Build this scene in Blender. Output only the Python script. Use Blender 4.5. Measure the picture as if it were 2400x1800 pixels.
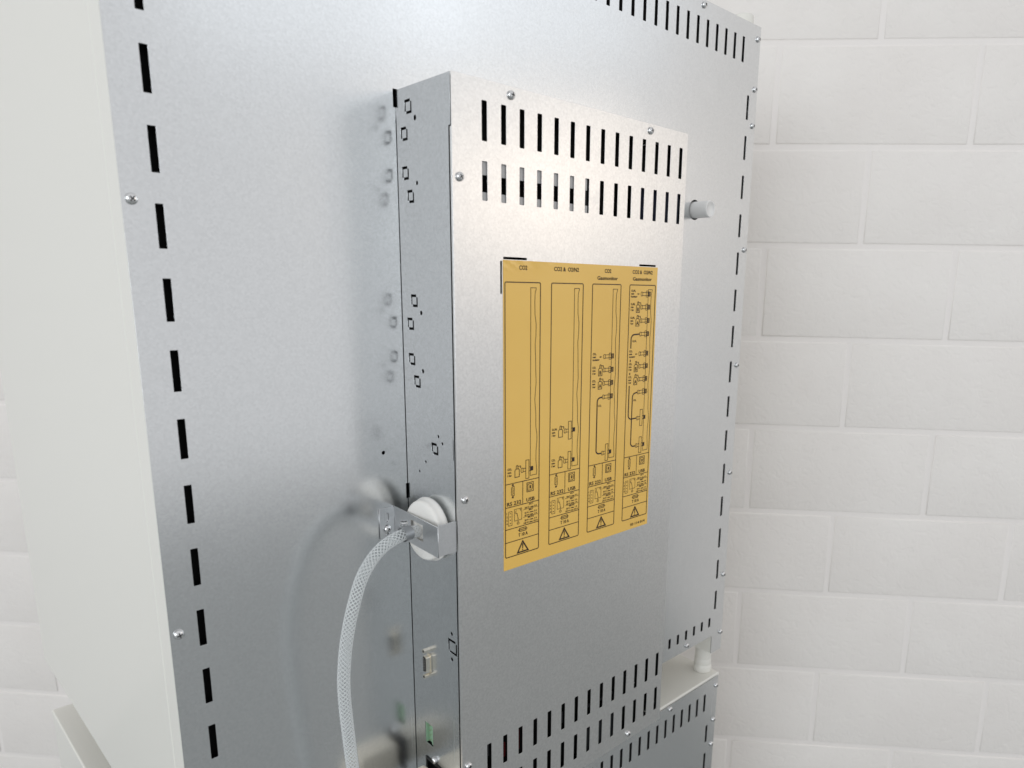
import bpy, bmesh, math, random
from mathutils import Matrix, Vector
for o in list(bpy.data.objects): bpy.data.objects.remove(o)
S = bpy.context.scene
COL = S.collection
random.seed(7)

# ------------------------------------------------------------------ camera
cam = bpy.data.objects.new('camera', bpy.data.cameras.new('camera'))
COL.objects.link(cam)
R = [[0.703053243, 0.144416817, -0.696318835], [-0.710931072, 0.166308350, -0.683314381], [0.017121549, 0.975441088, 0.219594028]]
cam.matrix_world = Matrix(((*R[0], -0.27664), (*R[1], -0.572325), (*R[2], -0.143072), (0, 0, 0, 1)))
cd = cam.data
cd.sensor_fit = 'HORIZONTAL'; cd.sensor_width = 36
cd.lens = 36 * 1717.70 / 2400
cd.shift_x = (1200 - 1336.71) / 2400
cd.shift_y = (1060.95 - 900) / 2400
cd.clip_start = 0.01; cd.clip_end = 200
cd.dof.use_dof = True; cd.dof.focus_distance = 0.76; cd.dof.aperture_fstop = 8.0
S.camera = cam

# ------------------------------------------------------------------ light
S.view_settings.view_transform = 'Standard'
S.view_settings.look = 'None'
S.view_settings.exposure = 0.12
W = bpy.data.worlds.new('World'); S.world = W; W.use_nodes = True
bg = W.node_tree.nodes['Background']
bg.inputs[0].default_value = (0.97, 0.98, 1.0, 1); bg.inputs[1].default_value = 0.70

def lamp(name, loc, target, sx, sy, power, col):
    l = bpy.data.lights.new(name, 'AREA'); l.shape = 'RECTANGLE'; l.size = sx; l.size_y = sy
    l.energy = power; l.color = col
    o = bpy.data.objects.new(name, l); COL.objects.link(o)
    o.location = loc
    o.rotation_euler = (Vector(target) - Vector(loc)).to_track_quat('-Z', 'Y').to_euler()
    return o
# the room's ceiling panels, and the bright end of the room
lamp('ceiling_lamp', (2.2, -4.0, 1.75), (0.1, 0, 0), 1.8, 1.0, 2.2, (0.84, 0.92, 1.0))
lamp('ceiling_lamp', (3.5, -3.6, 1.9), (0.3, 0, 0), 1.8, 1.0, 2.2, (0.84, 0.92, 1.0))
lamp('ceiling_lamp', (2.5, -2.6, 0.34), (0.25, 0, -0.2), 1.0, 0.7, 3.4, (1.0, 0.85, 0.70))
lamp('window_light', (-4.2, -1.8, 0.6), (0, 0, -0.2), 3.0, 2.2, 70, (0.90, 0.96, 1.0))

# ------------------------------------------------------------------ materials
def mat(name, base=(0.5, 0.5, 0.5), rough=0.5, metal=0.0, spec=0.5, coat=0.0):
    m = bpy.data.materials.new(name); m.use_nodes = True
    b = m.node_tree.nodes['Principled BSDF']
    b.inputs['Base Color'].default_value = (*base, 1)
    b.inputs['Roughness'].default_value = rough
    b.inputs['Metallic'].default_value = metal
    b.inputs['Specular IOR Level'].default_value = spec
    b.inputs['Coat Weight'].default_value = coat
    b.inputs['Coat Roughness'].default_value = 0.08
    return m, m.node_tree, b
def noise(nt, scale, detail=2, rough=0.5, vec=None, dist=0.0):
    n = nt.nodes.new('ShaderNodeTexNoise'); n.inputs['Scale'].default_value = scale
    n.inputs['Detail'].default_value = detail; n.inputs['Roughness'].default_value = rough
    n.inputs['Distortion'].default_value = dist
    if vec: nt.links.new(vec, n.inputs['Vector'])
    return n
def objco(nt, sc=(1, 1, 1)):
    t = nt.nodes.new('ShaderNodeTexCoord'); mp = nt.nodes.new('ShaderNodeMapping')
    mp.inputs['Scale'].default_value = sc
    nt.links.new(t.outputs['Object'], mp.inputs['Vector']); return mp.outputs['Vector']
def ramp(nt, fac, stops):
    r = nt.nodes.new('ShaderNodeValToRGB'); nt.links.new(fac, r.inputs['Fac'])
    e = r.color_ramp.elements
    while len(e) < len(stops): e.new(0.5)
    for k, (p, c) in enumerate(stops):
        e[k].position = p; e[k].color = (*c, 1) if len(c) == 3 else (c[0], c[0], c[0], 1)
    return r.outputs['Color']
def bump(nt, b, h, strength, dist):
    n = nt.nodes.new('ShaderNodeBump'); n.inputs['Strength'].default_value = strength
    n.inputs['Distance'].default_value = dist
    nt.links.new(h, n.inputs['Height']); nt.links.new(n.outputs['Normal'], b.inputs['Normal'])
    return n
def zinc(name, rough, grain, base=(0.74, 0.75, 0.755), spang=0.05):
    m, nt, b = mat(name, base, rough, 1.0)
    v = objco(nt)
    n1 = noise(nt, 620, 3, 0.7, v)          # fine skin-pass grain
    n2 = noise(nt, 9, 3, 0.6, v)             # cloudy patches
    vo = nt.nodes.new('ShaderNodeTexVoronoi'); vo.inputs['Scale'].default_value = 520; nt.links.new(v, vo.inputs['Vector'])
    mix = nt.nodes.new('ShaderNodeMix'); mix.data_type = 'FLOAT'; mix.inputs[0].default_value = 0.4
    nt.links.new(n1.outputs['Fac'], mix.inputs[2]); nt.links.new(vo.outputs['Color'], mix.inputs[3])
    c = ramp(nt, mix.outputs[0], [(0.25, tuple(x * (1 - spang * 1.6) for x in base)), (0.8, tuple(min(1, x * (1 + spang * 1.6)) for x in base))])
    nt.links.new(c, b.inputs['Base Color'])
    r = ramp(nt, n2.outputs['Fac'], [(0.3, (rough - 0.012,)), (0.7, (rough + 0.018,))])
    n5 = noise(nt, 16, 6, 0.72, v, 1.2)      # handling smudges
    sm = ramp(nt, n5.outputs['Fac'], [(0.60, (0.0,)), (0.72, (0.04,))])
    v6 = objco(nt, (240, 240, 5)); mp = v6.node; mp.inputs['Rotation'].default_value = (0.9, 0.75, 0.5)
    n6 = noise(nt, 1.0, 2, 0.5, v6)          # sparse fine scratches
    sc = ramp(nt, n6.outputs['Fac'], [(0.76, (0.0,)), (0.80, (0.12,))])
    a1 = nt.nodes.new('ShaderNodeMath'); a1.operation = 'ADD'; a2 = nt.nodes.new('ShaderNodeMath'); a2.operation = 'ADD'
    nt.links.new(r, a1.inputs[0]); nt.links.new(sm, a1.inputs[1]); nt.links.new(a1.outputs[0], a2.inputs[0]); nt.links.new(sc, a2.inputs[1])
    nt.links.new(a2.outputs[0], b.inputs['Roughness'])
    bump(nt, b, n1.outputs['Fac'], grain, 0.0004)
    return m
M = {}
M['zinc'] = zinc('galvanised_sheet', 0.215, 0.07, spang=0.035)
M['zinc_cover'] = zinc('galvanised_cover_sheet', 0.30, 0.20, (0.75, 0.745, 0.735), 0.05)
M['zinc_side'] = zinc('galvanised_side_sheet', 0.20, 0.10, (0.72, 0.74, 0.75), 0.05)
M['bracket'] = zinc('galvanised_bracket_sheet', 0.34, 0.05, (0.70, 0.71, 0.72), 0.03)
M['screw'] = mat('zinc_plated_screw', (0.72, 0.72, 0.72), 0.18, 1.0)[0]
M['nickel'] = mat('nickel_shell', (0.88, 0.83, 0.73), 0.25, 1.0)[0]
M['dark'] = mat('painted_inner_shade', (0.006, 0.006, 0.006), 0.7, 0.0, 0.2)[0]  # near-black colour standing in for shade behind the slots
M['black'] = mat('black_plastic', (0.012, 0.012, 0.012), 0.35)[0]
M['grey_plate'] = mat('inner_grey_plate', (0.50, 0.49, 0.48), 0.5)[0]
M['dim_plate'] = mat('inner_dark_plate', (0.05, 0.052, 0.055), 0.4)[0]
M['blue_plate'] = mat('inner_blue_board', (0.03, 0.04, 0.08), 0.4)[0]
M['red'] = mat('dark_red_inner_part', (0.10, 0.006, 0.008), 0.4)[0]
M['cream'] = mat('cream_enamel', (0.78, 0.765, 0.71), 0.38, 0, 0.5, 0.15)[0]
_b = M['cream'].node_tree.nodes['Principled BSDF']; _n = noise(M['cream'].node_tree, 260, 3, 0.6, objco(M['cream'].node_tree)); bump(M['cream'].node_tree, _b, _n.outputs['Fac'], 0.12, 0.0008)
M['plug_cream'] = mat('cream_moulded_plastic', (0.80, 0.74, 0.63), 0.4)[0]
M['white_plastic'] = mat('milky_white_plastic', (0.82, 0.80, 0.76), 0.35, 0, 0.4)[0]
M['white_plastic'].node_tree.nodes['Principled BSDF'].inputs['Subsurface Weight'].default_value = 0.15
M['white_plastic'].node_tree.nodes['Principled BSDF'].inputs['Subsurface Radius'].default_value = (0.01, 0.009, 0.008)
M['tube'] = mat('white_plastic_tube', (0.86, 0.85, 0.83), 0.3, 0, 0.5)[0]
M['green'] = mat('green_terminal_plastic', (0.27, 0.43, 0.29), 0.4)[0]
M['grey_band'] = mat('grey_clamp_band', (0.30, 0.31, 0.32), 0.42, 0.6)[0]
M['print'] = mat('brown_black_print', (0.018, 0.006, 0.004), 0.5)[0]
M['thread'] = mat('white_braid_thread', (0.80, 0.81, 0.81), 0.5)[0]
# gold label
m, nt, b = mat('gold_label', (0.84, 0.54, 0.11), 0.22, 0.0, 0.5, 0.2)
v = objco(nt); n = noise(nt, 6, 4, 0.6, v)
nt.links.new(ramp(nt, n.outputs['Fac'], [(0.3, (0.82, 0.50, 0.105)), (0.7, (0.88, 0.56, 0.13))]), b.inputs['Base Color'])
n = noise(nt, 14, 2, 0.4, v); bump(nt, b, n.outputs['Fac'], 0.16, 0.004)
M['label'] = m
# painted block wall
m, nt, b = mat('painted_block', (0.84, 0.80, 0.77), 0.55, 0, 0.35)
v = nt.nodes.new('ShaderNodeNewGeometry').outputs['Position']
n = noise(nt, 55, 5, 0.55, v, 1.3)
n3 = noise(nt, 170, 3, 0.5, v)
hh = nt.nodes.new('ShaderNodeMath'); hh.operation = 'MULTIPLY_ADD'; hh.inputs[1].default_value = 0.25
nt.links.new(n3.outputs['Fac'], hh.inputs[0])
nt.links.new(ramp(nt, n.outputs['Fac'], [(0.34, (0,)), (0.47, (0.75,)), (0.62, (1,))]), hh.inputs[2])
bump(nt, b, hh.outputs[0], 0.19, 0.003)
n4 = noise(nt, 5, 3, 0.6, v)
nt.links.new(ramp(nt, n4.outputs['Fac'], [(0.3, (0.83, 0.79, 0.755)), (0.7, (0.87, 0.835, 0.80))]), b.inputs['Base Color'])
M['block'] = m
m, nt, b = mat('painted_mortar', (0.87, 0.83, 0.80), 0.55, 0, 0.35)
n = noise(nt, 60, 4, 0.55, objco(nt)); bump(nt, b, n.outputs['Fac'], 0.2, 0.003)
M['mortar'] = m
m, nt, b = mat('grey_floor', (0.16, 0.165, 0.17), 0.5)
n = noise(nt, 3, 4, 0.6, objco(nt))
nt.links.new(ramp(nt, n.outputs['Fac'], [(0.3, (0.29, 0.305, 0.305)), (0.7, (0.33, 0.345, 0.34))]), b.inputs['Base Color'])
M['floor'] = m
# clear hose wall
m = bpy.data.materials.new('clear_hose_pvc'); m.use_nodes = True; nt = m.node_tree
for n in list(nt.nodes): nt.nodes.remove(n)
out = nt.nodes.new('ShaderNodeOutputMaterial'); tr = nt.nodes.new('ShaderNodeBsdfTransparent')
pb = nt.nodes.new('ShaderNodeBsdfPrincipled'); mx = nt.nodes.new('ShaderNodeMixShader')
lw = nt.nodes.new('ShaderNodeLayerWeight'); lw.inputs['Blend'].default_value = 0.32
tr.inputs[0].default_value = (0.96, 0.97, 0.97, 1)
pb.inputs['Base Color'].default_value = (0.75, 0.77, 0.78, 1); pb.inputs['Roughness'].default_value = 0.14
mr = nt.nodes.new('ShaderNodeMapRange'); mr.inputs['To Min'].default_value = 0.08; mr.inputs['To Max'].default_value = 0.46
nt.links.new(lw.outputs['Facing'], mr.inputs['Value']); nt.links.new(mr.outputs[0], mx.inputs[0])
nt.links.new(tr.outputs[0], mx.inputs[1]); nt.links.new(pb.outputs[0], mx.inputs[2]); nt.links.new(mx.outputs[0], out.inputs[0])
M['clear'] = m

# ------------------------------------------------------------------ helpers
def link(o, parent=None):
    COL.objects.link(o)
    if parent is not None: o.parent = parent
    return o
def thing(name, label, cat, loc=(0, 0, 0), group=None):
    o = bpy.data.objects.new(name, None); o.location = (0, 0, 0); o.empty_display_size = 0.02
    link(o); o['label'] = label; o['category'] = cat
    if group: o['group'] = group
    return o
def meshobj(name, me, m, parent=None, label=None):
    if m is not None:
        ms = m if isinstance(m, (list, tuple)) else [m]
        for q in ms: me.materials.append(q)
    o = bpy.data.objects.new(name, me); link(o, parent)
    if label: o['label'] = label
    return o
def bmobj(name, bm, m, parent=None, label=None, smooth=False):
    me = bpy.data.meshes.new(name); bm.normal_update(); bm.to_mesh(me); bm.free()
    if smooth:
        for p in me.polygons: p.use_smooth = True
    return meshobj(name, me, m, parent, label)
def add_box(bm, x0, x1, y0, y1, z0, z1, mi=0):
    vs = [bm.verts.new((x, y, z)) for x in (x0, x1) for y in (y0, y1) for z in (z0, z1)]
    for f in ((0, 1, 3, 2), (4, 6, 7, 5), (0, 4, 5, 1), (2, 3, 7, 6), (0, 2, 6, 4), (1, 5, 7, 3)):
        bm.faces.new([vs[k] for k in f]).material_index = mi
    return vs
def box(name, x0, x1, y0, y1, z0, z1, m, parent=None, bev=0.0, seg=2, label=None, smooth=False):
    bm = bmesh.new(); add_box(bm, x0, x1, y0, y1, z0, z1)
    bmesh.ops.recalc_face_normals(bm, faces=bm.faces)
    if bev: bmesh.ops.bevel(bm, geom=list(bm.edges), offset=bev, segments=seg, affect='EDGES', profile=0.5)
    return bmobj(name, bm, m, parent, label, smooth)
def rect(x0, x1, z0, z1, r=0.0, n=3):
    if r <= 0: return [(x0, z0), (x1, z0), (x1, z1), (x0, z1)]
    pts = []
    for cx, cz, a0 in ((x1 - r, z0 + r, -90), (x1 - r, z1 - r, 0), (x0 + r, z1 - r, 90), (x0 + r, z0 + r, 180)):
        for k in range(n + 1):
            a = math.radians(a0 + 90 * k / n); pts.append((cx + r * math.cos(a), cz + r * math.sin(a)))
    return pts
def circ(cx, cz, r, n=20, sx=1.0):
    return [(cx + r * sx * math.cos(2 * math.pi * k / n), cz + r * math.sin(2 * math.pi * k / n)) for k in range(n)]
def sheet_mesh(name, loops, T, bev=0.0001):
    """flat sheet in the XY plane with holes; front face at z=+0, back at z=-T"""
    cu = bpy.data.curves.new(name, 'CURVE'); cu.dimensions = '2D'; cu.fill_mode = 'BOTH'
    cu.extrude = max(T / 2 - bev, 1e-5); cu.bevel_depth = bev; cu.bevel_resolution = 1
    for L in loops:
        sp = cu.splines.new('POLY'); sp.points.add(len(L) - 1)
        for k, (x, y) in enumerate(L): sp.points[k].co = (x, y, 0, 1)
        sp.use_cyclic_u = True
    o = bpy.data.objects.new(name, cu); COL.objects.link(o)
    dg = bpy.context.evaluated_depsgraph_get(); dg.update()
    me = bpy.data.meshes.new_from_object(o.evaluated_get(dg))
    bpy.data.objects.remove(o); bpy.data.curves.remove(cu)
    me.materials.clear()
    me.transform(Matrix.Translation((0, 0, -T / 2)))
    me.name = name
    return me
def plane_mat(origin, ux, uy):
    ux = Vector(ux).normalized(); uy = Vector(uy).normalized(); n = ux.cross(uy)
    return Matrix(((ux.x, uy.x, n.x, origin[0]), (ux.y, uy.y, n.y, origin[1]), (ux.z, uy.z, n.z, origin[2]), (0, 0, 0, 1)))
def sheet(name, loops, T, m, parent, mx, bev=0.0001, label=None):
    me = sheet_mesh(name, loops, T, bev); me.transform(mx)
    return meshobj(name, me, m, parent, label)
def FRONT(y): return plane_mat((0, y, 0), (1, 0, 0), (0, 0, 1))      # u = x, v = z, front faces -y
def lathe(bm, prof, mx, n=32, mi=0):
    rings = []
    for r, h in prof:
        if r < 1e-7: rings.append([bm.verts.new(mx @ Vector((0, 0, h)))])
        else: rings.append([bm.verts.new(mx @ Vector((r * math.cos(2 * math.pi * k / n), r * math.sin(2 * math.pi * k / n), h))) for k in range(n)])
    for a, b in zip(rings, rings[1:]):
        for k in range(n):
            k2 = (k + 1) % n
            if len(a) == 1 and len(b) == 1: continue
            if len(a) == 1: f = bm.faces.new((a[0], b[k], b[k2]))
            elif len(b) == 1: f = bm.faces.new((a[k], b[0], a[k2]))
            else: f = bm.faces.new((a[k], b[k], b[k2], a[k2]))
            f.material_index = mi
def tube(bm, pts, r, n=16, cap=False, mi=0):
    pts = [Vector(p) for p in pts]; rings = []; up = None
    for i, p in enumerate(pts):
        t = (pts[min(i + 1, len(pts) - 1)] - pts[max(i - 1, 0)]).normalized()
        if up is None: up = t.orthogonal().normalized()
        up = (up - t * up.dot(t)).normalized(); s = t.cross(up)
        rings.append([bm.verts.new(p + (up * math.cos(2 * math.pi * k / n) + s * math.sin(2 * math.pi * k / n)) * r) for k in range(n)])
    for a, b in zip(rings, rings[1:]):
        for k in range(n):
            bm.faces.new((a[k], a[(k + 1) % n], b[(k + 1) % n], b[k])).material_index = mi
    if cap:
        bm.faces.new(list(reversed(rings[0]))); bm.faces.new(rings[-1])

# pan-head cross-recess screw, one mesh shared; local +z is outward
def make_screw_mesh():
    bm = bmesh.new()
    prof = [(0.0034, 0.0), (0.0036, 0.0005), (0.0034, 0.0013), (0.0028, 0.0020), (0.0017, 0.0025), (0.0, 0.0027)]
    lathe(bm, prof, Matrix.Identity(4), 20)
    for f in bm.faces: f.smooth = True
    # recess: dark cross with sloping flanks standing a hair over the dome
    for a in (0, math.pi / 2):
        rm = Matrix.Rotation(a + 0.5, 4, 'Z')
        vs = [rm @ Vector(q) for q in ((-0.0021, -0.0005, 0.0021), (0.0021, -0.0005, 0.0021), (0.0021, 0.0005, 0.0021), (-0.0021, 0.0005, 0.0021),
                                       (-0.0015, -0.00035, 0.00285 + a * 2e-5), (0.0015, -0.00035, 0.00285 + a * 2e-5), (0.0015, 0.00035, 0.00285 + a * 2e-5), (-0.0015, 0.00035, 0.00285 + a * 2e-5))]
        b = [bm.verts.new(q) for q in vs]
        for f in ((4, 5, 6, 7), (0, 1, 5, 4), (1, 2, 6, 5), (2, 3, 7, 6), (3, 0, 4, 7)):
            bm.faces.new([b[k] for k in f]).material_index = 1
    me = bpy.data.meshes.new('screw'); bm.to_mesh(me); bm.free()
    me.materials.append(M['screw']); me.materials.append(M['black'])
    return me
SCREW = make_screw_mesh()
def screw(parent, loc, out, spin=0.0, s=1.0):
    o = bpy.data.objects.new('screw', SCREW); link(o, parent)
    q = Vector(out).to_track_quat('Z', 'Y').to_matrix().to_4x4()
    o.matrix_world = Matrix.Translation(loc) @ q @ Matrix.Rotation(spin, 4, 'Z') @ Matrix.Scale(s, 4)
    return o

D = 0.0829           # how far the control box stands off the back panel
T = 0.0006           # sheet thickness

# ------------------------------------------------------------------ setting: wall and floor
wang = math.radians(-50.2617); wx, wy_, wz, ws = 1.0255, 0.1900, 0.2965, 0.1771
du = Vector((math.cos(wang), math.sin(wang), 0)); dn = Vector((math.sin(wang), -math.cos(wang), 0))  # dn points to the room
if dn.y > 0: dn = -dn
wm = Matrix(((du.x, -dn.x, 0, wx), (du.y, -dn.y, 0, wy_), (0, 0, 1, wz), (0, 0, 0, 1)))   # local x along, y into the wall, z up
FLOORZ = -1.55
me = bpy.data.meshes.new('wall')
bm = bmesh.new(); add_box(bm, -3.2, 2.3, 0.0005, 0.12, FLOORZ - wz, 1.6); bm.to_mesh(me); bm.free()
wall = meshobj('wall', me, M['mortar']); wall.matrix_world = wm; wall['kind'] = 'structure'
def block_mesh(L):
    bm = bmesh.new(); add_box(bm, -L / 2, L / 2, -0.0012, 0.02, -(ws - 0.0110) / 2, (ws - 0.0110) / 2)
    bmesh.ops.recalc_face_normals(bm, faces=bm.faces)
    es = [e for e in bm.edges if all(v.co.y < 0 for v in e.verts)]
    bmesh.ops.bevel(bm, geom=es, offset=0.0022, segments=3, affect='EDGES', profile=0.5)
    me = bpy.data.meshes.new('block'); bm.normal_update(); bm.to_mesh(me); bm.free()
    for p in me.polygons: p.use_smooth = True
    me.materials.append(M['block']); return me
BL = block_mesh(2 * ws - 0.0110)
for c in range(-6, 11):
    zc = -(c + 0.5) * ws
    if zc + wz < FLOORZ: continue
    off = 0 if c % 2 == 0 else ws
    for k in range(-8, 6):
        u = off + (2 * k + 1) * ws
        if u < -2.9 or u > 2.0 or zc > 1.4: continue
        if -1.5 < u < -0.5: continue            # hidden behind the incubators
        o = bpy.data.objects.new('block', BL); link(o, wall)
        o.location = (u + random.uniform(-.0006, .0006), random.uniform(-.0006, .0006), zc)
        o.rotation_euler = (0, random.uniform(-.0012, .0012), random.uniform(-.002, .002))
bm = bmesh.new(); add_box(bm, -4.5, 5.0, -4.3, 4.0, FLOORZ - 0.1, FLOORZ)
fl = bmobj('floor', bm, M['floor']); fl['kind'] = 'structure'

# ------------------------------------------------------------------ upper incubator
inc = thing('incubator', 'upper metal-backed incubator with white painted sides, carrying the control box', 'incubator')
x0, x1, zt, zb = -0.1232, 0.6508, 0.1945, -0.6650
SW, SH = 0.0056, 0.0302
outer = [(x0, zb), (0.626, zb), (0.626, -0.6948), (0.6535, -0.6950), (x1, zt), (x0, zt)]
holes = []
for k in range(34): holes.append(rect(0.6084 - 0.02 * k, 0.6084 - 0.02 * k + SW, 0.1750 - SH, 0.1750, 0.0008))
for k in range(15):
    z = 0.1084 - 0.05 * k
    holes.append(rect(0.6275, 0.6275 + SW * .95, z - 0.030, z, 0.0008))
    holes.append(rect(-0.0975 - SW, -0.0975, z - 0.030, z, 0.0004))
for k in range(34): holes.append(rect(0.6142 - 0.02 * k, 0.6142 - 0.02 * k + SW, -0.6325 - 0.0152, -0.6325, 0.0008))
holes.append(circ(0.5234, -0.0445, 0.0122, 36))
holes.append(circ(0.0656, -0.2914, 0.0019, 16))
holes.append(rect(0.0877, 0.0925, 0.0018, 0.0163, 0.0005))
holes.append(rect(0.0880, 0.0935, -0.3386, -0.3239, 0.0005))
sheet('back_panel', [outer] + holes, T, M['zinc'], inc, FRONT(0))
box('casing', x0 + 0.0012, x1 - 0.002, 0.030, 0.60, zb + 0.003, zt - 0.0015, M['cream'], inc, 0.002)
bm = bmesh.new()   # casing rim: four strips round the hollow behind the back panel
add_box(bm, x0 + 0.0012, x0 + 0.0032, 0.0016, 0.029, zb + 0.003, zt - 0.0015)
add_box(bm, x1 - 0.004, x1 - 0.002, 0.0016, 0.029, zb + 0.003, zt - 0.0015)
add_box(bm, x0 + 0.0034, x1 - 0.0042, 0.0016, 0.029, zt - 0.0035, zt - 0.0015)
add_box(bm, x0 + 0.0034, x1 - 0.0042, 0.0016, 0.029, zb + 0.003, zb + 0.005)
bmobj('casing_rim', bm, M['cream'], inc)
box('slot_shade_plate', x0 + 0.0036, x1 - 0.0045, 0.010, 0.028, zb + 0.0055, zt - 0.004, M['dark'], inc)  # plate added so the slots read black; hollow's shade put into its colour
box('corner_flange', 0.6262, 0.6272, 0.0015, 0.0315, -0.6945, -0.6625, M['cream'], inc)
for x, z in ((0.5213, 0.1885), (0.6445, 0.1788), (0.6446, 0.1181), (0.6446, 0.073), (0.6450, -0.0877), (0.6454, -0.2476), (0.6462, -0.4073), (0.6470, -0.5688), (0.6492, -0.6654), (0.5602, -0.6579), (-0.1171, -0.4066), (-0.1171, -0.09), (-0.1171, 0.15)):
    screw(inc, (x, -0.0002, z), (0, -1, 0), random.uniform(0, 3), 1.08)
# stub pipe in the round hole
bm = bmesh.new(); mt = Matrix.Translation((0.5234, 0.009, -0.0447)) @ Matrix.Rotation(math.radians(90), 4, 'X')
lathe(bm, [(0.0101, 0.0), (0.0101, 0.0318), (0.0098, 0.0328), (0.0092, 0.0331), (0.0082, 0.0329), (0.0078, 0.0322), (0.0, 0.0320)], mt, 40)
bmobj('port_tube', bm, M['tube'], inc, 'white plastic tube stub poking out of the round hole', True)
FX, FY = 0.6455, 0.0262
def foot(par, z0, z1, flip=False):
    h = z1 - z0
    bm = bmesh.new(); mm = Matrix.Translation((FX, FY, z0))
    lathe(bm, [(0.0, 0.0), (0.0140, 0.0), (0.0144, 0.002), (0.0144, 0.0075), (0.0138, 0.0105), (0.0128, 0.0118), (0.0128, 0.0126), (0.0132, 0.0134), (0.0132, 0.0205), (0.0128, 0.0214), (0.0125, 0.0222), (0.0127, 0.023), (0.0127, h), (0.0, h)], mm, 40)
    o = bmobj('foot', bm, M['cream'], par, None, False)
    for p in o.data.polygons: p.use_smooth = True
    return o
foot(inc, -0.7393, -0.6640)
bm = bmesh.new(); lathe(bm, [(0.0134, 0.0), (0.0136, 0.016), (0.0128, 0.0182), (0.0, 0.0186)], Matrix.Translation((0.646, 0.025, 0.194)), 32)
bmobj('stacking_cap', bm, M['cream'], inc, None, True)

# ------------------------------------------------------------------ lower incubator
low = thing('incubator', 'lower incubator under the gap, cream top ledge and slotted metal back', 'incubator')
lt = -0.7425; LBOT = FLOORZ + 0.12
outer = [(x0, LBOT), (0.6415, LBOT), (0.6528, lt), (x0, lt)]
holes = []
for k in range(34): holes.append(rect(0.6150 - 0.0200 * k, 0.6150 - 0.02 * k + SW, -0.7925, -0.7625, 0.0008))
for k in range(12):
    z = -0.8210 - 0.05 * k
    holes.append(rect(0.6255 - 0.0006 * k, 0.6255 + SW - 0.0006 * k, z - 0.030, z, 0.0008))
    holes.append(rect(-0.0975 - SW, -0.0975, z - 0.030, z, 0.0008))
sheet('back_panel', [outer] + holes, T, M['zinc'], low, FRONT(0.0002))
bm = bmesh.new(); add_box(bm, x0, 0.6590, 0.0021, 0.60, -0.7455, -0.7393)
bmesh.ops.recalc_face_normals(bm, faces=bm.faces)
bmesh.ops.bevel(bm, geom=list(bm.edges), offset=0.0022, segments=3, affect='EDGES', profile=0.5)
bmobj('top_plate', bm, M['cream'], low)
box('casing', x0 + 0.0012, 0.6400, 0.0095, 0.60, LBOT, -0.7460, M['cream'], low)
box('slot_shade_plate', x0 + 0.0036, 0.6398, 0.0022, 0.009, LBOT + .005, -0.7465, M['dark'], low)  # added plate, shade behind the lower slots painted as black
for x, z in ((0.5265, -0.7482), (0.6478, -0.7578), (0.6462, -0.818), (0.6447, -0.8616), (0.642, -0.93)):
    screw(low, (x, 0.0, z), (0, -1, 0), random.uniform(0, 3), 1.08)

# ------------------------------------------------------------------ control box
cb = thing('control_box', 'tall galvanised control box with slotted cover and gold wiring label on the incubator back', 'control box')
bx0, bx1, bzt, bzb = 0.0862, 0.3888, 0.0152, -0.6646
lx, lz, lk = 0.1369, -0.1211, 0.9036e-3
U = lambda u: lx + u * 1e-3
V = lambda v: lz - v * lk
outer = rect(bx0, bx1, bzb, bzt, 0.0006)
holes = []
for z in (0.0, -0.0452, -0.5712, -0.6170):
    for k in range(14):
        x = 0.1154 + 0.02 * k
        holes.append(rect(x, x + 0.0056, z - 0.0303, z, 0.0009))
holes += [rect(U(.3), U(27.3), V(-0.5), V(-2.9), 0.0007), rect(U(-3.0), U(-0.9), V(31.2), V(.8), 0.0007), rect(U(180.2), U(207.1), V(-0.5), V(-2.7), 0.0007)]
sheet('cover', [outer] + holes, T, M['zinc_cover'], cb, FRONT(-D))
# folded lip of the cover along the left edge
box('cover_lip', bx0 + 0.0001, bx0 + 0.0011, -D + 0.0007, -D + 0.0030, bzb + 0.001, -0.0235, M['zinc_cover'], cb, 0.0003)
# left side sheet, knock-outs and holes cut through; local u = towards the room (-y), v = z
sdir = Vector((bx0 - 0.0900, -D + 0.0016, 0)); sl = sdir.length
SM = plane_mat((0.0900, 0, 0), (sdir.x, sdir.y, 0), (0, 0, 1))
# normal of (u, z) plane must face -x
if (SM.to_3x3() @ Vector((0, 0, 1))).x > 0: SIDE_FLIP = True
else: SIDE_FLIP = False
def SIDE(off=0.0): return SM @ Matrix.Translation((0, 0, off))
sgn = -1.0 if SIDE_FLIP else 1.0
def ell(pts_y, z0, w, h, t=0.0021):
    """two L-shaped slits of a square knock-out: top+left and bottom+right"""
    a = pts_y; g = 0.0022
    s1 = [(a, z0 - h + g), (a + t, z0 - h + g), (a + t, z0 - t * 1.1), (a + w - g, z0 - t * 1.1), (a + w - g, z0), (a, z0)]
    s2 = [(a + g, z0 - h), (a + w, z0 - h), (a + w, z0 - g), (a + w - t, z0 - g), (a + w - t, z0 - h + t * 1.1), (a + g, z0 - h + t * 1.1)]
    return [s1, s2]
holes = []
for a, z, w, h in ((0.0143, 0.0054, 0.0111, 0.0114), (0.0073, -0.0150, 0.0108, 0.0110), (0.0075, -0.0459, 0.0108, 0.0110), (0.0150, -0.0652, 0.0105, 0.0107),
                (0.0158, -0.1510, 0.0108, 0.0108), (0.0086, -0.1711, 0.0108, 0.0106), (0.0091, -0.2020, 0.0108, 0.0105), (0.0170, -0.2211, 0.0108, 0.0107), (0.0430, -0.2778, 0.0108, 0.0104), (0.0630, -0.4570, 0.0142, 0.0138)):
    holes += ell(a, z, w, h)
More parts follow.
